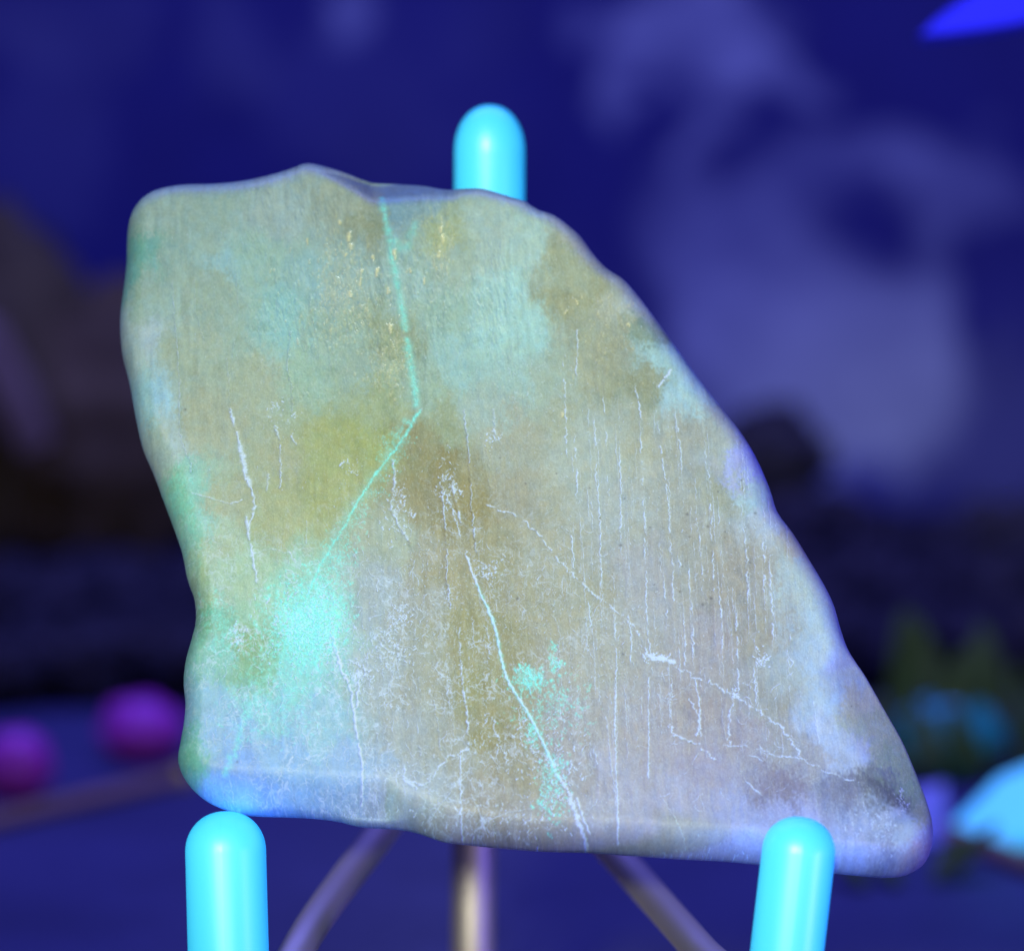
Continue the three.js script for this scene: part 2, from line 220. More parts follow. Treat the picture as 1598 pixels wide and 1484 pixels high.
// fine slanting polish scratches of the lower right
for (let i = 0; i < 520; i++) { const x = 760 + R1() * 500, y = 780 + R1() * 380 + Math.max(0, x - 1080) * 0.6, l = 6 + R1() * 22; stroke(white, [[x, y], [x + l * 0.45, y - l * 0.22], [x + l * 0.9, y - l * 0.42]], 1.5, 0.12 + 0.16 * R1(), { wob: 0.3, taper: 0.3, seed: i }); }
for (let i = 0; i < 17000; i++) { const lowMid = i > 9000, x = lowMid ? 470 + (R1() + R1()) * 290 : 200 + R1() * 1230, y = lowMid ? 780 + (R1() + R1()) * 270 : 290 + R1() * 1060, [u, v] = T(x, y), l = 1 + Math.floor(R1() * 3), st = 0.12 + 0.38 * R1() * R1(), sl = (R1() - 0.5) * 1.4, rr = 0.8 + 0.7 * R1(); for (let j = 0; j < l; j++) dab(white, u + sl * j, v + j * 1.5, rr, st); }
// little dark pits
for (const [x, y, r] of [[807, 934, 4], [968, 853, 4.5], [974, 780, 3], [1072, 805, 4], [1104, 824, 3.5], [1178, 803, 4], [1096, 946, 4], [1109, 936, 4], [972, 1022, 3.5], [1060, 926, 2.5], [1014, 825, 2.5], [868, 740, 2.5], [920, 763, 2.5], [780, 715, 2.5], [820, 755, 2.5], [836, 828, 3], [678, 932, 2], [1170, 880, 2.5], [1020, 915, 2.5], [1076, 840, 2.5], [1131, 832, 2.5], [936, 810, 2.5], [289, 641, 3], [797, 1152, 2.5], [1156, 752, 3], [1120, 770, 2.5], [838, 972, 2], [370, 1190, 3], [1078, 1160, 2.5], [1330, 1100, 2.5]]) { const [u, v] = T(x, y); dab(dark, u, v, r * PXT * 0.8, 0.75); dab(hgt, u, v, r * PXT, -0.7); }
for (let i = 0; i < 160; i++) { const [u, v] = T(860 + R1() * 360, 640 + R1() * 420); dab(dark, u, v, 1 + R1() * 1.2, 0.25 + 0.3 * R1()); }
// mica scales of the upper middle: raised, smooth, their glints painted pale yellow
function glintFlake(x, y, size, st) { const [u, v] = T(x, y), n = 2 + Math.floor(R1() * 4), sl = (R1() - 0.5) * 0.7; for (let j = 0; j < n; j++) { const xx = u + sl * j, yy = v + (j - n / 2) * size * 0.8 + (R1() - 0.5) * size; dab(goldGlint, xx, yy, size * (0.7 + 0.5 * R1()), st); dab(gloss, xx, yy, size * 1.3, 0.9); dab(hgt, xx + size * 0.4, yy, size * 1.1, 0.5 * st); } }
for (const [x, y, z] of [[543, 370, 2.6], [547, 386, 2.4], [588, 422, 2.8], [539, 398, 1.6], [561, 440, 2.0], [614, 392, 2.4], [617, 400, 1.8], [546, 462, 2.4], [606, 455, 1.8], [581, 402, 1.6], [563, 425, 1.6], [688, 358, 3.0], [690, 372, 2.6], [684, 400, 1.8], [608, 512, 2.4], [640, 420, 1.5], [900, 472, 1.6], [883, 486, 1.5], [980, 505, 1.5], [878, 650, 1.6], [660, 440, 1.8], [530, 350, 1.5], [478, 378, 1.4]]) for (let k = 0; k < 3; k++) glintFlake(x + (R1() - 0.5) * 4, y + (R1() - 0.5) * 8, z * 1.7 * (0.7 + 0.5 * R1()), 1.1);
for (let i = 0; i < 1500; i++) { const k = R1(), g = () => (R1() + R1() + R1()) / 1.5 - 1; let x, y; if (k < 0.5) { x = 535 + g() * 62; y = 455 + g() * 105; } else if (k < 0.72) { x = 605 + g() * 42; y = 565 + g() * 75; } else if (k < 0.82) { x = 690 + g() * 28; y = 385 + g() * 60; } else if (k < 0.9) { x = 940 + g() * 90; y = 520 + g() * 130; } else { x = 560 + g() * 200; y = 480 + g() * 160; } glintFlake(x, y, 1.4 + R1() * 1.5, 0.2 + 0.55 * R1() * R1()); }
for (let i = 0; i < 700; i++) { const x = 400 + R1() * 420, y = 330 + R1() * 300, [u, v] = T(x, y), n = 2 + Math.floor(R1() * 4), q2 = (R1() - 0.5) * 0.4; for (let j = 0; j < n; j++) dab(hgt, u + (R1() - 0.5) * 1.5, v + (j - n / 2) * 2.6, 1.8 + R1() * 1.4, q2, 1); }

// mineral zones, with blue light on rims and lower corners put into the colour: px, py, colour (sRGB 0..255), pull
const ZONES = [
  [240, 340, 158, 184, 168], [330, 350, 152, 180, 165], [440, 330, 158, 180, 172], [215, 400, 110, 178, 160, 0.7], [250, 460, 150, 178, 160], [330, 450, 150, 172, 148], [300, 560, 158, 172, 142], [320, 660, 165, 170, 135], [215, 520, 168, 188, 190], [225, 620, 150, 195, 205], [245, 700, 168, 185, 178, 0.7],
  [400, 420, 148, 184, 165], [450, 500, 140, 192, 180], [350, 420, 146, 190, 190, 0.5], [490, 440, 146, 186, 178], [520, 520, 150, 176, 150], [540, 440, 146, 174, 162], [480, 580, 150, 182, 150], [570, 580, 148, 172, 148], [600, 530, 146, 158, 118], [590, 620, 154, 166, 112], [540, 700, 160, 166, 92], [580, 690, 160, 168, 88], [500, 770, 162, 166, 92], [430, 720, 166, 168, 125], [440, 800, 166, 170, 112], [350, 780, 168, 172, 130], [410, 600, 160, 170, 135],
  [285, 770, 130, 196, 170], [300, 830, 140, 200, 178], [340, 850, 165, 182, 140], [380, 900, 160, 190, 145], [350, 920, 158, 190, 155], [335, 975, 120, 178, 140], [395, 960, 150, 195, 150], [440, 930, 145, 205, 165], [480, 970, 128, 222, 200], [400, 1040, 122, 180, 128], [385, 1020, 130, 165, 95, 0.5], [340, 1030, 125, 195, 170], [320, 1100, 136, 188, 210], [290, 1180, 105, 185, 165], [350, 1150, 142, 186, 222], [420, 1110, 135, 200, 205], [470, 1050, 132, 212, 200], [500, 1130, 145, 195, 205], [450, 1200, 138, 184, 222], [380, 1215, 128, 172, 228], [540, 1200, 146, 182, 216],  // lower-left blues include the glow of the left cap
  [560, 330, 160, 170, 148], [575, 340, 140, 145, 105, 0.6], [620, 330, 120, 160, 175, 0.7], [660, 330, 130, 160, 165, 0.6], [690, 360, 165, 175, 125, 0.6], [650, 420, 148, 180, 168], [700, 400, 160, 180, 160], [760, 360, 172, 194, 178], [820, 380, 172, 200, 184], [790, 450, 160, 204, 194], [760, 520, 158, 200, 185], [820, 520, 160, 204, 190], [700, 480, 148, 180, 158], [720, 560, 150, 190, 178], [800, 590, 158, 190, 172], [850, 600, 160, 178, 152], [670, 600, 150, 175, 145], [760, 640, 160, 180, 160], [700, 660, 150, 160, 115],
  [880, 400, 160, 165, 128], [900, 470, 156, 156, 112], [960, 480, 170, 172, 145], [910, 370, 178, 180, 160], [940, 560, 164, 165, 128], [980, 540, 158, 158, 126], [1000, 600, 150, 152, 112], [870, 640, 165, 170, 138], [990, 480, 176, 184, 172], [1030, 560, 160, 200, 196], [1060, 610, 165, 200, 198], [1020, 530, 130, 150, 125, 0.5],
  [1080, 680, 165, 165, 145], [1120, 690, 172, 180, 165], [1155, 720, 165, 172, 225, 0.8], [1180, 770, 168, 198, 196], [1195, 810, 176, 186, 190], [1130, 770, 160, 162, 132], [940, 700, 170, 178, 158], [900, 720, 172, 178, 155], [1000, 700, 172, 172, 142], [960, 780, 170, 176, 162], [1040, 780, 168, 168, 148], [1080, 860, 165, 163, 142], [1020, 900, 168, 166, 160], [1130, 900, 162, 154, 130], [1180, 900, 162, 156, 134], [1180, 980, 160, 154, 130], [1120, 1000, 166, 158, 150],
  [1250, 860, 180, 176, 150, 0.6], [1240, 900, 170, 188, 180], [1270, 960, 166, 190, 195], [1280, 1030, 170, 192, 205], [1300, 1080, 165, 190, 205], [1230, 1050, 165, 175, 165], [1200, 1100, 160, 158, 138],
  [660, 690, 145, 140, 90], [690, 720, 145, 132, 72], [660, 780, 152, 142, 92], [720, 800, 150, 136, 74], [700, 900, 156, 146, 100], [760, 900, 156, 148, 98], [660, 860, 158, 152, 118], [620, 850, 160, 170, 140], [640, 940, 160, 160, 140], [590, 930, 160, 172, 165], [800, 780, 164, 158, 125], [800, 680, 165, 165, 135], [850, 860, 165, 162, 132], [830, 940, 160, 154, 116], [740, 980, 152, 144, 84], [740, 1060, 150, 144, 82], [780, 1000, 154, 146, 92], [760, 1130, 152, 142, 84], [680, 1060, 158, 156, 128], [640, 1080, 160, 160, 140], [620, 1140, 162, 168, 160], [600, 1060, 160, 170, 165], [880, 960, 162, 158, 128], [920, 1020, 164, 160, 140], [700, 1160, 160, 160, 140], [790, 1200, 155, 146, 112], [760, 1250, 160, 152, 132], [680, 1240, 164, 172, 168], [620, 1240, 165, 178, 185], [830, 1280, 162, 156, 145], [720, 1295, 168, 166, 160],
  [930, 1120, 164, 158, 150], [900, 1180, 162, 155, 148], [960, 1220, 168, 164, 172], [920, 1290, 168, 165, 168], [1020, 1160, 164, 155, 152], [1040, 1260, 168, 164, 175], [1100, 1120, 162, 150, 142], [1100, 1200, 160, 150, 158], [1160, 1150, 160, 150, 148], [1220, 1160, 158, 154, 145], [1220, 1230, 130, 116, 125, 0.55], [1150, 1290, 160, 160, 182], [1260, 1180, 158, 155, 155], [1330, 1170, 168, 182, 205], [1290, 1140, 168, 184, 205], [1240, 1270, 155, 152, 178],
  [1345, 1090, 176, 178, 150], [1370, 1140, 168, 180, 145], [1400, 1180, 150, 172, 132, 1.2], [1415, 1220, 138, 165, 125, 1.2], [1390, 1110, 162, 172, 132, 1.2], [1435, 1270, 150, 160, 130, 0.6], [1380, 1200, 120, 128, 135, 0.6], [1360, 1225, 92, 96, 112], [1400, 1235, 84, 86, 98], [1330, 1235, 120, 120, 140], [1390, 1290, 160, 178, 200], [1350, 1290, 150, 160, 182], [1420, 1310, 165, 182, 200], [1380, 1330, 130, 135, 160, 0.6], [1330, 1330, 162, 168, 195], [1440, 1330, 150, 140, 150, 0.6],
].map(([x, y, r, g, b, w = 1]) => { const t = S(x, y, FRONT); const l = 0.3 * r + 0.6 * g + 0.1 * b, s = 0.82; return [t[0], t[1], ...L8(lerp(l, r, s) * 0.965, lerp(l, g, s) * 1.01, lerp(l, b, s) * 0.985), w]; });
const LIT = 1.0;
{
  const col8 = new Uint8Array(TW * TW * 4), bump8 = new Uint8Array(TW * TW * 4), rough8 = new Uint8Array(TW * TW * 4);
  // zone colours on a coarse grid of warped places, then read with noise
  const GN = 256, zone = new Float32Array(GN * GN * 3);
  for (let j = 0; j < GN; j++) for (let i = 0; i < GN; i++) {
    const x = TX0 + (i + 0.5) / GN * TEXMM, y = TY0 + (j + 0.5) / GN * TEXMM; let s = 0, r = 0, g = 0, b = 0;
    for (const z of ZONES) { const d2 = (x - z[0]) ** 2 + (y - z[1]) ** 2, w = z[5] / (d2 * d2 + 0.35) ; s += w; r += w * z[2]; g += w * z[3]; b += w * z[4]; }
    const o = (j * GN + i) * 3; zone[o] = r / s; zone[o + 1] = g / s; zone[o + 2] = b / s;
  }
  const look = (x, y, c) => { const u = clamp((x - TX0) / TEXMM * GN - 0.5, 0, GN - 1.001), v = clamp((y - TY0) / TEXMM * GN - 0.5, 0, GN - 1.001), i = Math.floor(u), j = Math.floor(v), a = u - i, b = v - j; for (let k = 0; k < 3; k++) { const o = (j * GN + i) * 3 + k; c[k] = lerp(lerp(zone[o], zone[o + 3], a), lerp(zone[o + GN * 3], zone[o + GN * 3 + 3], a), b); } };
  const c = [0, 0, 0], upA = S(400, 560), upB = S(830, 560), webA = S(700, 1050), webB = S(1100, 720);
  for (let j = 0; j < TW; j++) for (let i = 0; i < TW; i++) {
    const x = TX0 + (i + 0.5) / TPM, y = TY0 + (j + 0.5) / TPM, o = j * TW + i;
    const w1 = fbm(x * 0.55 + 3, y * 0.4 + 8, 4) - 0.5, w2 = fbm(x * 0.55 + 63, y * 0.4 + 18, 4) - 0.5, w3 = vn(x * 7, y * 5) - 0.5, w4 = vn(x * 7 + 40, y * 5) - 0.5;
    look(x + 3.2 * w1 + 0.8 * w3, y + 3.2 * w2 + 1.0 * w4, c);
    const xr = 0.83 * x + 0.56 * y, yr = 0.83 * y - 0.56 * x, gr = fbm(xr * 8, yr * 6.5, 3), fine = vn(xr * 21, yr * 18), mott = fbm(xr * 1.6 + 5, yr * 1.3, 4), streak = fbm(x * 3.1 + 0.1 * y + 1.6 * w1, y * 0.3 + x * 0.02, 4);
    const k = 1 + 0.20 * (gr - 0.5) + 0.22 * (fine - 0.5) + 0.22 * (mott - 0.5) + (0.08 + 0.3 * smooth(0.4, 0.7, fbm(x * 0.3 + 40, y * 0.12, 2))) * (streak - 0.5);
    // pale web of healed fractures: ridged noise, densest in the lower left and lower middle
    const rx = xr + 0.8 * (fbm(x * 1.1, y * 1.1, 3) - 0.5), ry = yr + 0.8 * (fbm(x * 1.1 + 20, y * 1.1, 3) - 0.5), ri = 1 - Math.abs(2 * fbm(rx * 1.3 + 7, ry * 1.1, 3) - 1), rj = 1 - Math.abs(2 * fbm(rx * 2.9 + 31, ry * 2.3, 3) - 1);
    const lowLeft = smooth(webB[1], webA[1], y) * smooth(webB[0], webA[0], x), web = (0.14 + 0.86 * lowLeft) * (smooth(0.90, 0.995, ri) * 0.55 + smooth(0.90, 0.995, rj) * 0.5) * smooth(0.35, 0.6, fbm(xr * 0.5 + 90, yr * 0.5, 2));
    // pale flecks carried by the fibre of the stone
    const up = smooth(4, -2, Math.abs(x - (upA[0] + upB[0]) / 2) - 12) * smooth(-3, 3, y - upA[1] + 2);
    const fl = smooth(0.6, 0.82, vn(x * 11 + 5, y * 5.2 + 0.8 * x) * 0.6 + 0.4 * vn(x * 23, y * 10));
    const wn = vn(x * 15 + 9, y * 12) * 0.6 + vn(x * 31, y * 27) * 0.4, wv = smooth(0.03, 0.72, white[o] * (0.5 + 1.0 * wn) * 1.1), cv = clamp(cyan[o] * (0.25 + 0.75 * vn(xr * 13 + 3, yr * 11) + 0.7 * vn(xr * 5 + 13, yr * 4.4))), dk = clamp(dark[o]);
    let r = c[0] * k, g = c[1] * k, b = c[2] * k;
    const warm = 0.10 * (vn(x * 3 + 70, y * 2.2) - 0.5); r *= 1 + warm; b *= 1 - warm * 1.4;
    r = lerp(r, 0.62, fl * 0.16); g = lerp(g, 0.70, fl * 0.16); b = lerp(b, 0.62, fl * 0.14);
    const ck = cv * 0.9; r = lerp(r, 0.22, ck); g = lerp(g, 0.90, ck); b = lerp(b, 0.70, ck);
    const wk = clamp(wv * 1.2 + web * 0.8) * 0.9, ca = clamp(cv * 1.5); r = lerp(r, lerp(0.62, 0.42, ca), wk); g = lerp(g, lerp(0.78, 0.95, ca), wk); b = lerp(b, lerp(0.84, 0.90, ca), wk);
    const gk = clamp(goldGlint[o] * (0.6 + 0.7 * wn)) * 0.85; r = lerp(r, 0.80, gk); g = lerp(g, 0.79, gk); b = lerp(b, 0.40, gk);  // warm glints painted into the albedo
    r = lerp(r, 0.05, dk * 0.75); g = lerp(g, 0.045, dk * 0.75); b = lerp(b, 0.05, dk * 0.75);
    col8[o * 4] = srgb8(r / LIT); col8[o * 4 + 1] = srgb8(g / LIT); col8[o * 4 + 2] = srgb8(b / LIT); col8[o * 4 + 3] = 255;
    const flaky = (fbm(x * 5.5 + 1.1 * y + w1 * 3, y * 1.7 - 0.3 * x, 4) - 0.5) * (0.01 + 0.24 * up * smooth(0.35, 0.65, fbm(x * 0.5 + 11, y * 0.35, 3))), h = 0.5 + 0.13 * hgt[o] + 0.05 * wv + 0.04 * cv * (vn(x * 14, y * 14) - 0.3) + 0.35 * flaky + 0.010 * (fine - 0.5) + 0.012 * (gr - 0.5) + 0.04 * (streak - 0.5);
    bump8[o * 4] = bump8[o * 4 + 1] = bump8[o * 4 + 2] = Math.round(255 * clamp(h)); bump8[o * 4 + 3] = 255;
    const ro = clamp(0.50 - 0.26 * clamp(gloss[o]) + 0.16 * (mott - 0.5) + 0.14 * wv - 0.06 * up);
    rough8[o * 4] = rough8[o * 4 + 1] = rough8[o * 4 + 2] = Math.round(255 * ro); rough8[o * 4 + 3] = 255;
  }
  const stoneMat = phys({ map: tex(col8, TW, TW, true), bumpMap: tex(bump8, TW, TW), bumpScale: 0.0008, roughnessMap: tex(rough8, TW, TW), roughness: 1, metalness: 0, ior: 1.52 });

  // the slab: rings of points between its heart and its outline, rounded at the rim
  const curve = new THREE.CatmullRomCurve3(OUT.map(([x, y]) => new THREE.Vector3(x, y, 0)), true, 'centripetal');
  const NA = 900, rim = curve.getSpacedPoints(NA).slice(0, NA);
  const seg = rim.filter((_, i) => i % 3 === 0);
  const edge = (x, y) => { let m = 1e9; for (let i = 0; i < seg.length; i++) { const a = seg[i], b = seg[(i + 1) % seg.length], dx = b.x - a.x, dy = b.y - a.y, t = clamp(((x - a.x) * dx + (y - a.y) * dy) / (dx * dx + dy * dy)), d = (x - a.x - t * dx) ** 2 + (y - a.y - t * dy) ** 2; if (d < m) m = d; } return Math.sqrt(m); };
  const facets = [                                                 // cut planes: a point on the rim side, inward direction, depth there, slope, half width (mm)
    [S(645, 290), [0.06, -1], 0.4, 1.5, 3.2], [S(440, 1276), [0.05, 1], 1.6, 1.25, 8], [S(1400, 1150), [-0.9, -0.42], 1.2, 0.95, 6],
  ];
  const NR = 130, pos = [], uv = [], idx = [];
  for (const side of [1, -1]) {
    const base = pos.length / 3, nr = side > 0 ? NR : 40;
    for (let k = 0; k <= nr; k++) {
      const s = k === nr ? 1 : 1 - (1 - k / nr) ** 1.6;
      for (let i = 0; i < NA; i++) {
        const a = i / NA * 6.283, p = rim[i], x = lerp(CEN[0], p.x, s), y = lerp(CEN[1], p.y, s), d = k === nr ? 0 : edge(x, y);
        const rr = 2.2 + 1.2 * (fbm(p.x * 0.12 + 9, p.y * 0.12, 2) - 0.5), e = clamp(d / rr), prof = Math.sqrt(1 - (1 - e) ** 2.2);
        let z = side > 0 ? 4.4 * prof : -4.2 * prof;
        if (side > 0) {
          for (const [c0, n, dep, sl, wid] of facets) { const l = Math.hypot(...n), along = ((x - c0[0]) * n[0] + (y - c0[1]) * n[1]) / l, across = Math.abs((x - c0[0]) * -n[1] + (y - c0[1]) * n[0]) / l, lim = dep + sl * Math.max(0, along) + Math.max(0, across - wid) * 1.1, kk = 1.1, h = clamp(0.5 + 0.5 * (lim - z) / kk); z = lerp(lim, z, h) - kk * h * (1 - h); }
          const inn = smooth(0, 3, d);
          z += inn * (0.9 * (fbm(x * 0.09 + 4, y * 0.07, 2) - 0.5) + 0.10 * (fbm(x * 0.42, y * 0.26, 3) - 0.5)) + 0.05 * smooth(0, 0.8, d) * (fbm(x * 1.3, y * 1.0, 2) - 0.5);
          if (z < 0) z = 0;
        } else z += smooth(0, 3, d) * 0.8 * (fbm(x * 0.15 + 30, y * 0.15, 3) - 0.5);
        pos.push(x * MM, y * MM, z * MM); uv.push((x - TX0) / TEXMM, (y - TY0) / TEXMM);
      }
    }
    for (let k = 0; k < nr; k++) for (let i = 0; i < NA; i++) { const a = base + k * NA + i, b = base + k * NA + (i + 1) % NA, e = a + NA, f = b + NA; if (side > 0) idx.push(a, f, e, a, b, f); else idx.push(a, e, f, a, f, b); }
  }
  let g = new THREE.BufferGeometry();
  g.setAttribute('position', new THREE.Float32BufferAttribute(pos, 3)); g.setAttribute('uv', new THREE.Float32BufferAttribute(uv, 2)); g.setIndex(idx);
  // face winding is settled by the outline's turn
  { let A = 0; for (let i = 0; i < NA; i++) { const a = rim[i], b = rim[(i + 1) % NA]; A += a.x * b.y - b.x * a.y; } if (A < 0) for (let i = 0; i < idx.length; i += 3) { const t = idx[i]; idx[i] = idx[i + 1]; idx[i + 1] = t; } g.setIndex(idx); }
  g = mergeVertices(g, 1e-7); g.computeVertexNormals();
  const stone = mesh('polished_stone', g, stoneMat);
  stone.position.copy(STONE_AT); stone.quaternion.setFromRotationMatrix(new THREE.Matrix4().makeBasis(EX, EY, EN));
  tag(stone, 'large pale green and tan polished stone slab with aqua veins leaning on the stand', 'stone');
}

// ---------------------------------------------------------------- the display stand
{
  const metal = std({ color: col(0.62, 0.53, 0.41), metalness: 1, roughness: 0.6 });
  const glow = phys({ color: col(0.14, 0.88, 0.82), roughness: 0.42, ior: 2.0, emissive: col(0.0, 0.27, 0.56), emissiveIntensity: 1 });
  const foot = at(738, 1484, 0.299); foot.y = 0;
  const stand = thing('display_stand', foot), rel = (v) => v.clone().sub(foot);
  tag(stand, 'metal three-prong stand with glowing cyan caps holding the big stone', 'display stand');
  const tube = (pts, r, n = 90) => new THREE.TubeGeometry(new THREE.CatmullRomCurve3(pts.map(rel), false, 'centripetal'), n, r, 18, false);
  const hub = at(744, 1087, 0.300);
  // rear post: from the base up past the hub, bending forward under its cap
  const topTip = at(764, 164, 0.273), low = at(764, 420, 0.2755);
  mesh('post', tube([foot.clone().setY(0.004), at(738, 1484, 0.299), hub, at(752, 800, 0.294), at(764, 480, 0.2765), low, at(764, 330, 0.2745)], 0.0021, 120), metal, stand);
  const bg = new THREE.LatheGeometry([[0, 0], [0.021, 0], [0.022, 0.0006], [0.022, 0.0024], [0.0205, 0.004], [0.004, 0.0046], [0.0027, 0.0075], [0, 0.0078]].map(([x, y]) => new THREE.Vector2(x, y)), 48);
  mesh('base', bg, metal, stand);
  const hg = new THREE.SphereGeometry(0.0036, 24, 16); hg.scale(1, 1.15, 1); hg.translate(...rel(hub).toArray()); mesh('hub', hg, metal, stand);
  // a cap: a rounded sleeve pushed over the end of a prong
  function cap(tip, down, r, len, flat, glowing) {
    const dir = tip.clone().sub(down).normalize(), prof = [], n = 14, dome = r * flat;
    prof.push(new THREE.Vector2(r * 0.72, -len + 0.0004), new THREE.Vector2(r * 0.97, -len), new THREE.Vector2(r, -len + 0.0004));
    prof.push(new THREE.Vector2(r, -dome));
    for (let i = 1; i <= n; i++) { const a = i / n * Math.PI / 2; prof.push(new THREE.Vector2(Math.max(0, r * Math.cos(a) ** 0.92), -dome + dome * Math.sin(a))); }
    const g = new THREE.LatheGeometry(prof, 40); g.computeVertexNormals();
    const m = mesh('cap', g, glow, stand); m.position.copy(rel(tip)); m.quaternion.setFromUnitVectors(new THREE.Vector3(0, 1, 0), dir);
    const l = new THREE.PointLight(col(0.06, 0.22, 1.0), glowing, 0, 2); l.name = 'cap_glow'; l.castShadow = true; l.shadow.radius = 0.1; l.position.set(0, -dome - 0.003, 0); m.add(l);
    return m;
  }
  cap(topTip, low, 0.00300, 0.0105, 1.3, 0.0004);
  const lt = at(350, 1266, 0.2415), ld = at(359, 1600, 0.2405), rt = at(1253, 1275, 0.2345), rd = at(1215, 1600, 0.2345);
  cap(lt, ld, 0.00304, 0.0155, 0.98, 0.0005); cap(rt, rd, 0.00268, 0.0155, 0.95, 0.0011);
  const lBot = at(366, 1760, 0.240), rBot = at(1197, 1730, 0.2345);
  mesh('arm', tube([at(352, 1310, 0.2415), ld, lBot, at(385, 1800, 0.2415), at(405, 1560, 0.2475).lerp(at(385, 1800, 0.2415), 0.25), at(463, 1484, 0.253), at(599, 1292, 0.279), hub], 0.00138, 160), metal, stand);
  mesh('arm', tube([at(1250, 1320, 0.2345), rd, rBot, at(1178, 1750, 0.236), at(1150, 1547, 0.246), at(1094, 1484, 0.253), at(959, 1331, 0.277), hub], 0.00138, 160), metal, stand);
}

// ---------------------------------------------------------------- blurred things behind the stone
function lump(seed, rx, ry, rz, rough = 0.35, detail = 5, freq = 1.4) {
  const g = mergeVertices(new THREE.IcosahedronGeometry(1, detail).deleteAttribute('normal').deleteAttribute('uv')), p = g.attributes.position, o = seed * 3.17;
  for (let i = 0; i < p.count; i++) {
    const x = p.getX(i), y = p.getY(i), z = p.getZ(i), k = 1 + rough * (n3(x * freq + o, y * freq + o, z * freq) - 0.5) * 2 + rough * 0.5 * (n3(x * freq * 2.7 + o, y * freq * 2.7, z * freq * 2.7 + o) - 0.5) * 2 + rough * 0.25 * (n3(x * 9 + o, y * 9, z * 9) - 0.5);
    p.setXYZ(i, x * k * rx, y * k * ry, z * k * rz);
  }
  g.computeVertexNormals(); g.computeBoundingBox(); g.translate(0, -g.boundingBox.min.y, 0);
  return g;
}
function speckled(g, a, b, f, seed) {                               // grains of two minerals as vertex colours
  const p = g.attributes.position, c = new Float32Array(p.count * 3);
  for (let i = 0; i < p.count; i++) { const t = smooth(0.42, 0.62, n3(p.getX(i) * f + seed, p.getY(i) * f, p.getZ(i) * f - seed)); for (let k = 0; k < 3; k++) c[i * 3 + k] = lerp(a[k], b[k], t); }
  g.setAttribute('color', new THREE.BufferAttribute(c, 3)); return g;
}
const rockMat = std({ vertexColors: true, roughness: 0.85 });
const floorAt = (px, d) => { const p = at(px, 1200, d); p.y = 0; return p; };
{
  // the big rock at the left edge
  const g = speckled(lump(3, 0.044, 0.040, 0.03, 0.26, 6), [0.09, 0.066, 0.012], [0.17, 0.13, 0.03], 60, 2), r = mesh('brown_rock', g, rockMat); r.position.copy(floorAt(-165, 0.60)); r.rotation.y = 0.5;
  tag(r, 'big dull brown rock rising behind the left side of the stone', 'rock');
  const g2 = speckled(lump(8, 0.028, 0.031, 0.024, 0.26, 6), [0.11, 0.075, 0.014], [0.17, 0.12, 0.028], 70, 5), r2 = mesh('brown_rock', g2, rockMat); r2.position.copy(floorAt(190, 0.61)); r2.rotation.y = 1.3;
  tag(r2, 'smaller brown rock set against the big brown rock', 'rock');
  const sh = new THREE.LatheGeometry([[0, 0], [0.0035, 0.002], [0.0042, 0.010], [0.0034, 0.022], [0, 0.027]].map(([x, y]) => new THREE.Vector2(x, y)), 6).toNonIndexed(); sh.computeVertexNormals();
  const s = mesh('lavender_crystal', sh, std({ color: col(0.30, 0.21, 0.11), roughness: 0.5, flatShading: true })); s.position.copy(at(62, 712, 0.570)); s.rotation.z = 0.42; s.rotation.y = 0.4; s.scale.setScalar(1.1);
  tag(s, 'slim pale lavender crystal lying on the big brown rock', 'crystal');
}
{
  // dark rough stones heaped along the back
  const R = rng(99), darkA = [0.010, 0.008, 0.008], darkB = [0.055, 0.047, 0.04];
  const geos = [0, 1, 2, 3, 4].map((k) => speckled(lump(20 + k * 3, 1, 0.8, 0.9, 0.42, 5, 1.9), darkA, darkB, 2.6, k));
  const spots = [];                                                // px, base distance, radius (mm), lift (mm)
  for (const [px, d, r, lift] of [[30, 0.49, 9, 0], [100, 0.48, 9, 0], [170, 0.50, 9, 0], [235, 0.48, 9, 0], [300, 0.49, 9, 0], [60, 0.45, 7, 0], [140, 0.445, 7, 0], [215, 0.45, 7.5, 0], [290, 0.445, 7, 0], [10, 0.44, 6, 0],
    [1190, 0.50, 10, 0], [1265, 0.49, 9, 0], [1335, 0.50, 10, 0], [1410, 0.49, 9, 0], [1480, 0.50, 9.5, 0], [1555, 0.49, 9.5, 0], [1620, 0.50, 10, 0], [1230, 0.51, 8, 12], [1300, 0.515, 7, 12], [1380, 0.515, 6, 11], [1455, 0.51, 6, 11], [1530, 0.515, 6.5, 12], [1600, 0.51, 7, 12], [1205, 0.52, 9, 23], [1310, 0.46, 7, 0], [1380, 0.455, 7, 0], [1450, 0.46, 7, 0], [1520, 0.455, 7.5, 0], [1590, 0.46, 7, 0],
    [460, 0.48, 9, 0], [640, 0.48, 9, 0], [820, 0.49, 9, 0], [1000, 0.48, 9, 0]]) spots.push([px, d, r, lift]);
  spots.forEach(([px, d, r, lift], i) => { const m = mesh('dark_rock', geos[i % 5], rockMat), p = floorAt(px, d + 0.07); m.scale.setScalar(r * MM * 1.18); m.position.set(p.x, lift * MM, p.z); m.rotation.y = R() * 6.28; 
    if (lift > 20) tag(m, 'dark rough rock standing highest on the heap beside the stone', 'rock');
    else if (lift) tag(m, 'dark rough rock resting on top of other dark rocks', 'rock', 'dark rocks on top of the heap');
    else if (px < 330) tag(m, 'dark rough rock at the foot of the brown rocks', 'rock', 'dark rocks below the brown rocks');
    else if (px > 1150) tag(m, 'dark rough rock at the bottom of the heap behind the green plant', 'rock', 'dark rocks behind the green plant');
    else tag(m, 'dark rough rock lying behind the stand post', 'rock', 'dark rocks behind the stand');
  });
}
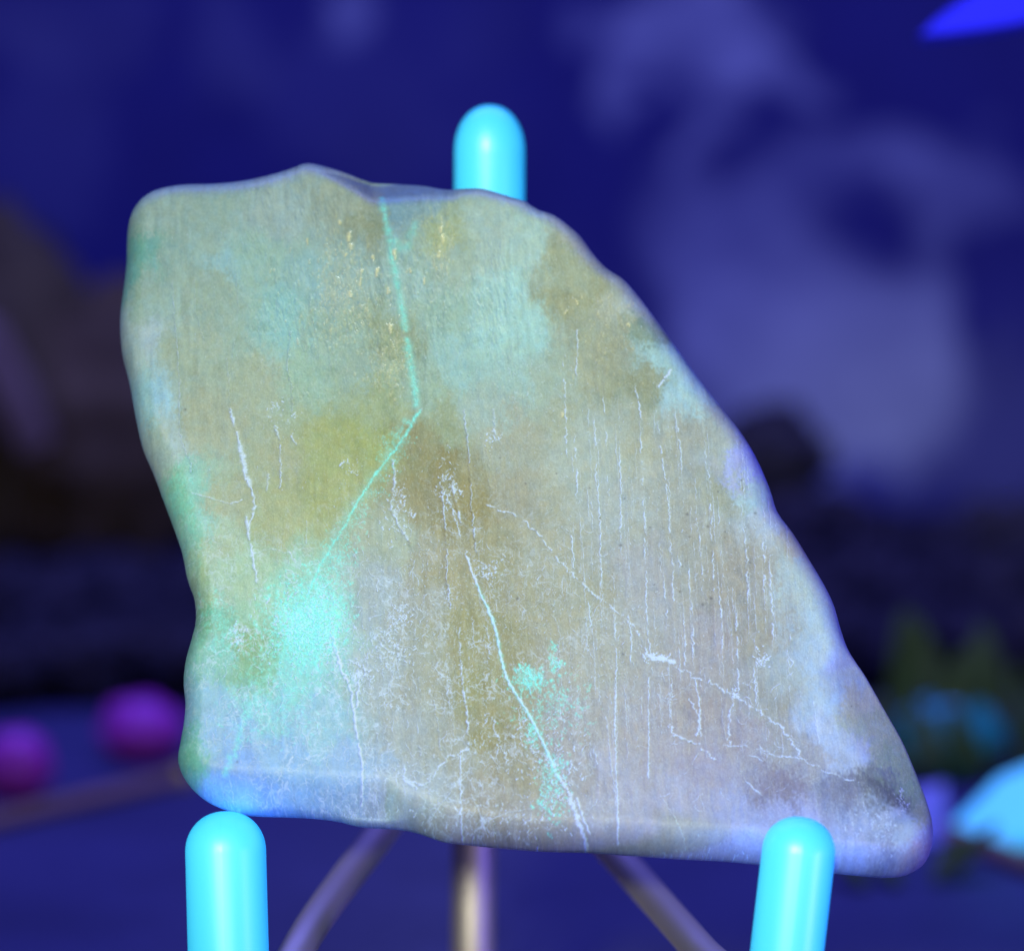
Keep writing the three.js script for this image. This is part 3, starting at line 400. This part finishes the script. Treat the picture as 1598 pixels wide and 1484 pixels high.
{
  // magenta pebbles
  const mat = phys({ color: col(0.70, 0.07, 0.42), roughness: 0.35 });
  const a = mesh('magenta_pebble', lump(41, 0.0062, 0.0048, 0.005, 0.14, 4), mat); a.position.copy(onTable(222, 1190)); tag(a, 'rounded magenta pebble close to the left edge of the stone', 'pebble');
  const b = mesh('magenta_pebble', lump(47, 0.0052, 0.0050, 0.004, 0.16, 4), mat); b.position.copy(onTable(8, 1248)); b.rotation.z = -0.3; tag(b, 'rounded magenta pebble beside the brown rod', 'pebble');
}
{
  // brass rods lying behind the stand
  const wood = std({ color: col(0.55, 0.33, 0.16), roughness: 0.5, metalness: 0.3 });
  const A = onTable(-60, 1292, 0.0012), B = onTable(283, 1212, 0.0012), rod = thing('brown_rod', A);
  mesh('shaft', new THREE.TubeGeometry(new THREE.LineCurve3(new THREE.Vector3(), B.clone().sub(A)), 4, 0.0012, 14), wood, rod);
  const tipg = new THREE.SphereGeometry(0.0016, 18, 12); tipg.translate(...B.clone().sub(A).toArray()); tag(mesh('tip', tipg, std({ color: col(0.98, 0.74, 0.05), roughness: 0.4 }), rod), 'bright yellow round tip');
  tag(rod, 'thin brown rod with a yellow tip lying behind the stone', 'rod');
  const C = onTable(1380, 1262, 0.0013), D = onTable(1680, 1375, 0.0013), rod2 = mesh('brown_rod', new THREE.TubeGeometry(new THREE.LineCurve3(new THREE.Vector3(), D.clone().sub(C)), 4, 0.0013, 14), wood);
  rod2.position.copy(C); tag(rod2, 'thin brown rod under the glowing blue crystal', 'rod');
}
{
  // glowing blue crystal at the right
  const place = onTable(1590, 1318), P = (x, y, z) => new THREE.Vector3(x * MM, y * MM, z * MM);
  const hull = (pts) => { const g = new ConvexGeometry(pts); g.computeVertexNormals(); return g; };
  const cr = thing('blue_crystal', place);
  mesh('body', hull([P(-9, 0, 1), P(-8, 2, -3), P(-2.5, 8.5, -1), P(4, 11.5, 0), P(10, 9, -2), P(12, 0, 3), P(11, 0, -6), P(-6, 0, -5), P(3, 3, 5.5)]), phys({ color: col(0.3, 0.6, 0.8), roughness: 0.35, emissive: col(0.06, 0.46, 0.85) }), cr);
  mesh('facet', hull([P(-17, 0, -1), P(-9.6, 0.3, 0.6), P(-13, 6.2, -4), P(-16, 5.5, -5), P(-9, 7.5, -3.4), P(-8.6, 0.2, -3.4), P(-16, 0, -6)]), phys({ color: col(0.55, 0.55, 0.9), roughness: 0.35 }), cr);
  tag(cr, 'pale blue glowing crystal lying beyond the right corner of the stone', 'crystal');
  const gl = new THREE.PointLight(col(0.1, 0.5, 1.0), 0.0004, 0, 2); gl.name = 'crystal_glow'; gl.position.set(0.003, 0.006, 0.0095); gl.castShadow = true; cr.add(gl);
  const t = mesh('teal_pebble', lump(61, 0.0085, 0.0058, 0.004, 0.15, 4), phys({ color: col(0.05, 0.55, 0.34), roughness: 0.4 })); t.position.copy(onTable(1485, 1215)); tag(t, 'teal blue pebble below the green leaves', 'pebble');
}
{
  // a small green plant: upright leaflets behind the blue crystal
  const leafG = (L, w) => { const sh = new THREE.Shape(); sh.moveTo(0, 0); sh.bezierCurveTo(w, L * 0.2, w * 1.1, L * 0.95, 0, L); sh.bezierCurveTo(-w * 1.1, L * 0.95, -w, L * 0.2, 0, 0); const g = new THREE.ExtrudeGeometry(sh, { depth: 0.0004, bevelEnabled: true, bevelSize: 0.0002, bevelThickness: 0.0002, bevelSegments: 1, curveSegments: 8 }); const p = g.attributes.position; for (let i = 0; i < p.count; i++) p.setZ(i, p.getZ(i) - 0.18 * p.getY(i) ** 2 / L + 4 * p.getX(i) ** 2); g.computeVertexNormals(); return g; };
  const lm = std({ color: col(0.10, 0.16, 0.008), roughness: 0.6 }), gA = leafG(0.019, 0.0036), gB = leafG(0.015, 0.0030);
  const base = floorAt(1460, 0.445), pl = thing('green_plant', base), R = rng(5);
  [[1366, 4], [1392, 13], [1412, 2], [1440, 12], [1474, 6], [1508, 16], [1524, 3], [1556, 11], [1590, 9], [1612, 2]].forEach(([px, lift], i) => { const p = floorAt(px, 0.445 + 0.01 * R()); const m = mesh('leaf', i % 2 ? gA : gB, lm, pl); m.position.set(p.x - base.x, lift * 0.12 * MM, p.z - base.z); m.rotation.set(-0.15 + 0.3 * R(), 1.2 * (R() - 0.5), 0.75 * (R() - 0.5)); m.scale.set(0.62 + 0.3 * R(), 0.6 + 0.05 * lift * (0.6 + 0.4 * R()), 1); });
  const st = new THREE.TubeGeometry(new THREE.CatmullRomCurve3([floorAt(1350, 0.45).sub(base), floorAt(1440, 0.448).sub(base).setY(0.004), floorAt(1540, 0.45).sub(base).setY(0.004), floorAt(1640, 0.455).sub(base)]), 40, 0.0009, 8); mesh('stem', st, lm, pl);
  tag(pl, 'small green plant with upright leaves behind the blue crystal', 'plant');
  const b2 = onTable(1440, 1400), pl2 = thing('green_plant', b2); [[1350, 0.4], [1400, 0.2], [1460, -0.5], [1490, -0.8]].forEach(([px, a], i) => { const p = onTable(px, 1392 - i * 4), m = mesh('leaf', gB, lm, pl2); m.position.copy(p.sub(b2)).setY(0.0006); m.scale.setScalar(0.6); m.rotation.set(-1.1, a, a); });
  tag(pl2, 'low sprig of green leaves on the table under the right corner of the stone', 'plant');
}
{
  // narrow blue leaf reaching in at the top right
  const L = 0.034, w = 0.0060, sh = new THREE.Shape(); sh.moveTo(0, 0); sh.bezierCurveTo(L * 0.3, w, L * 0.7, w, L, 0); sh.bezierCurveTo(L * 0.7, -w, L * 0.3, -w * 0.6, 0, 0);
  const g = new THREE.ExtrudeGeometry(sh, { depth: 0.0006, bevelEnabled: true, bevelSize: 0.0003, bevelThickness: 0.0003, bevelSegments: 2, curveSegments: 16 });
  const m = mesh('blue_leaf', g, std({ color: col(0.02, 0.02, 0.95), roughness: 0.5 })); m.position.copy(at(1440, 62, 0.34)); m.rotation.set(-0.75, -0.15, 0.30);
  tag(m, 'narrow bright blue leaf hanging high before the backdrop', 'leaf');
}

renderer.render(scene, camera);
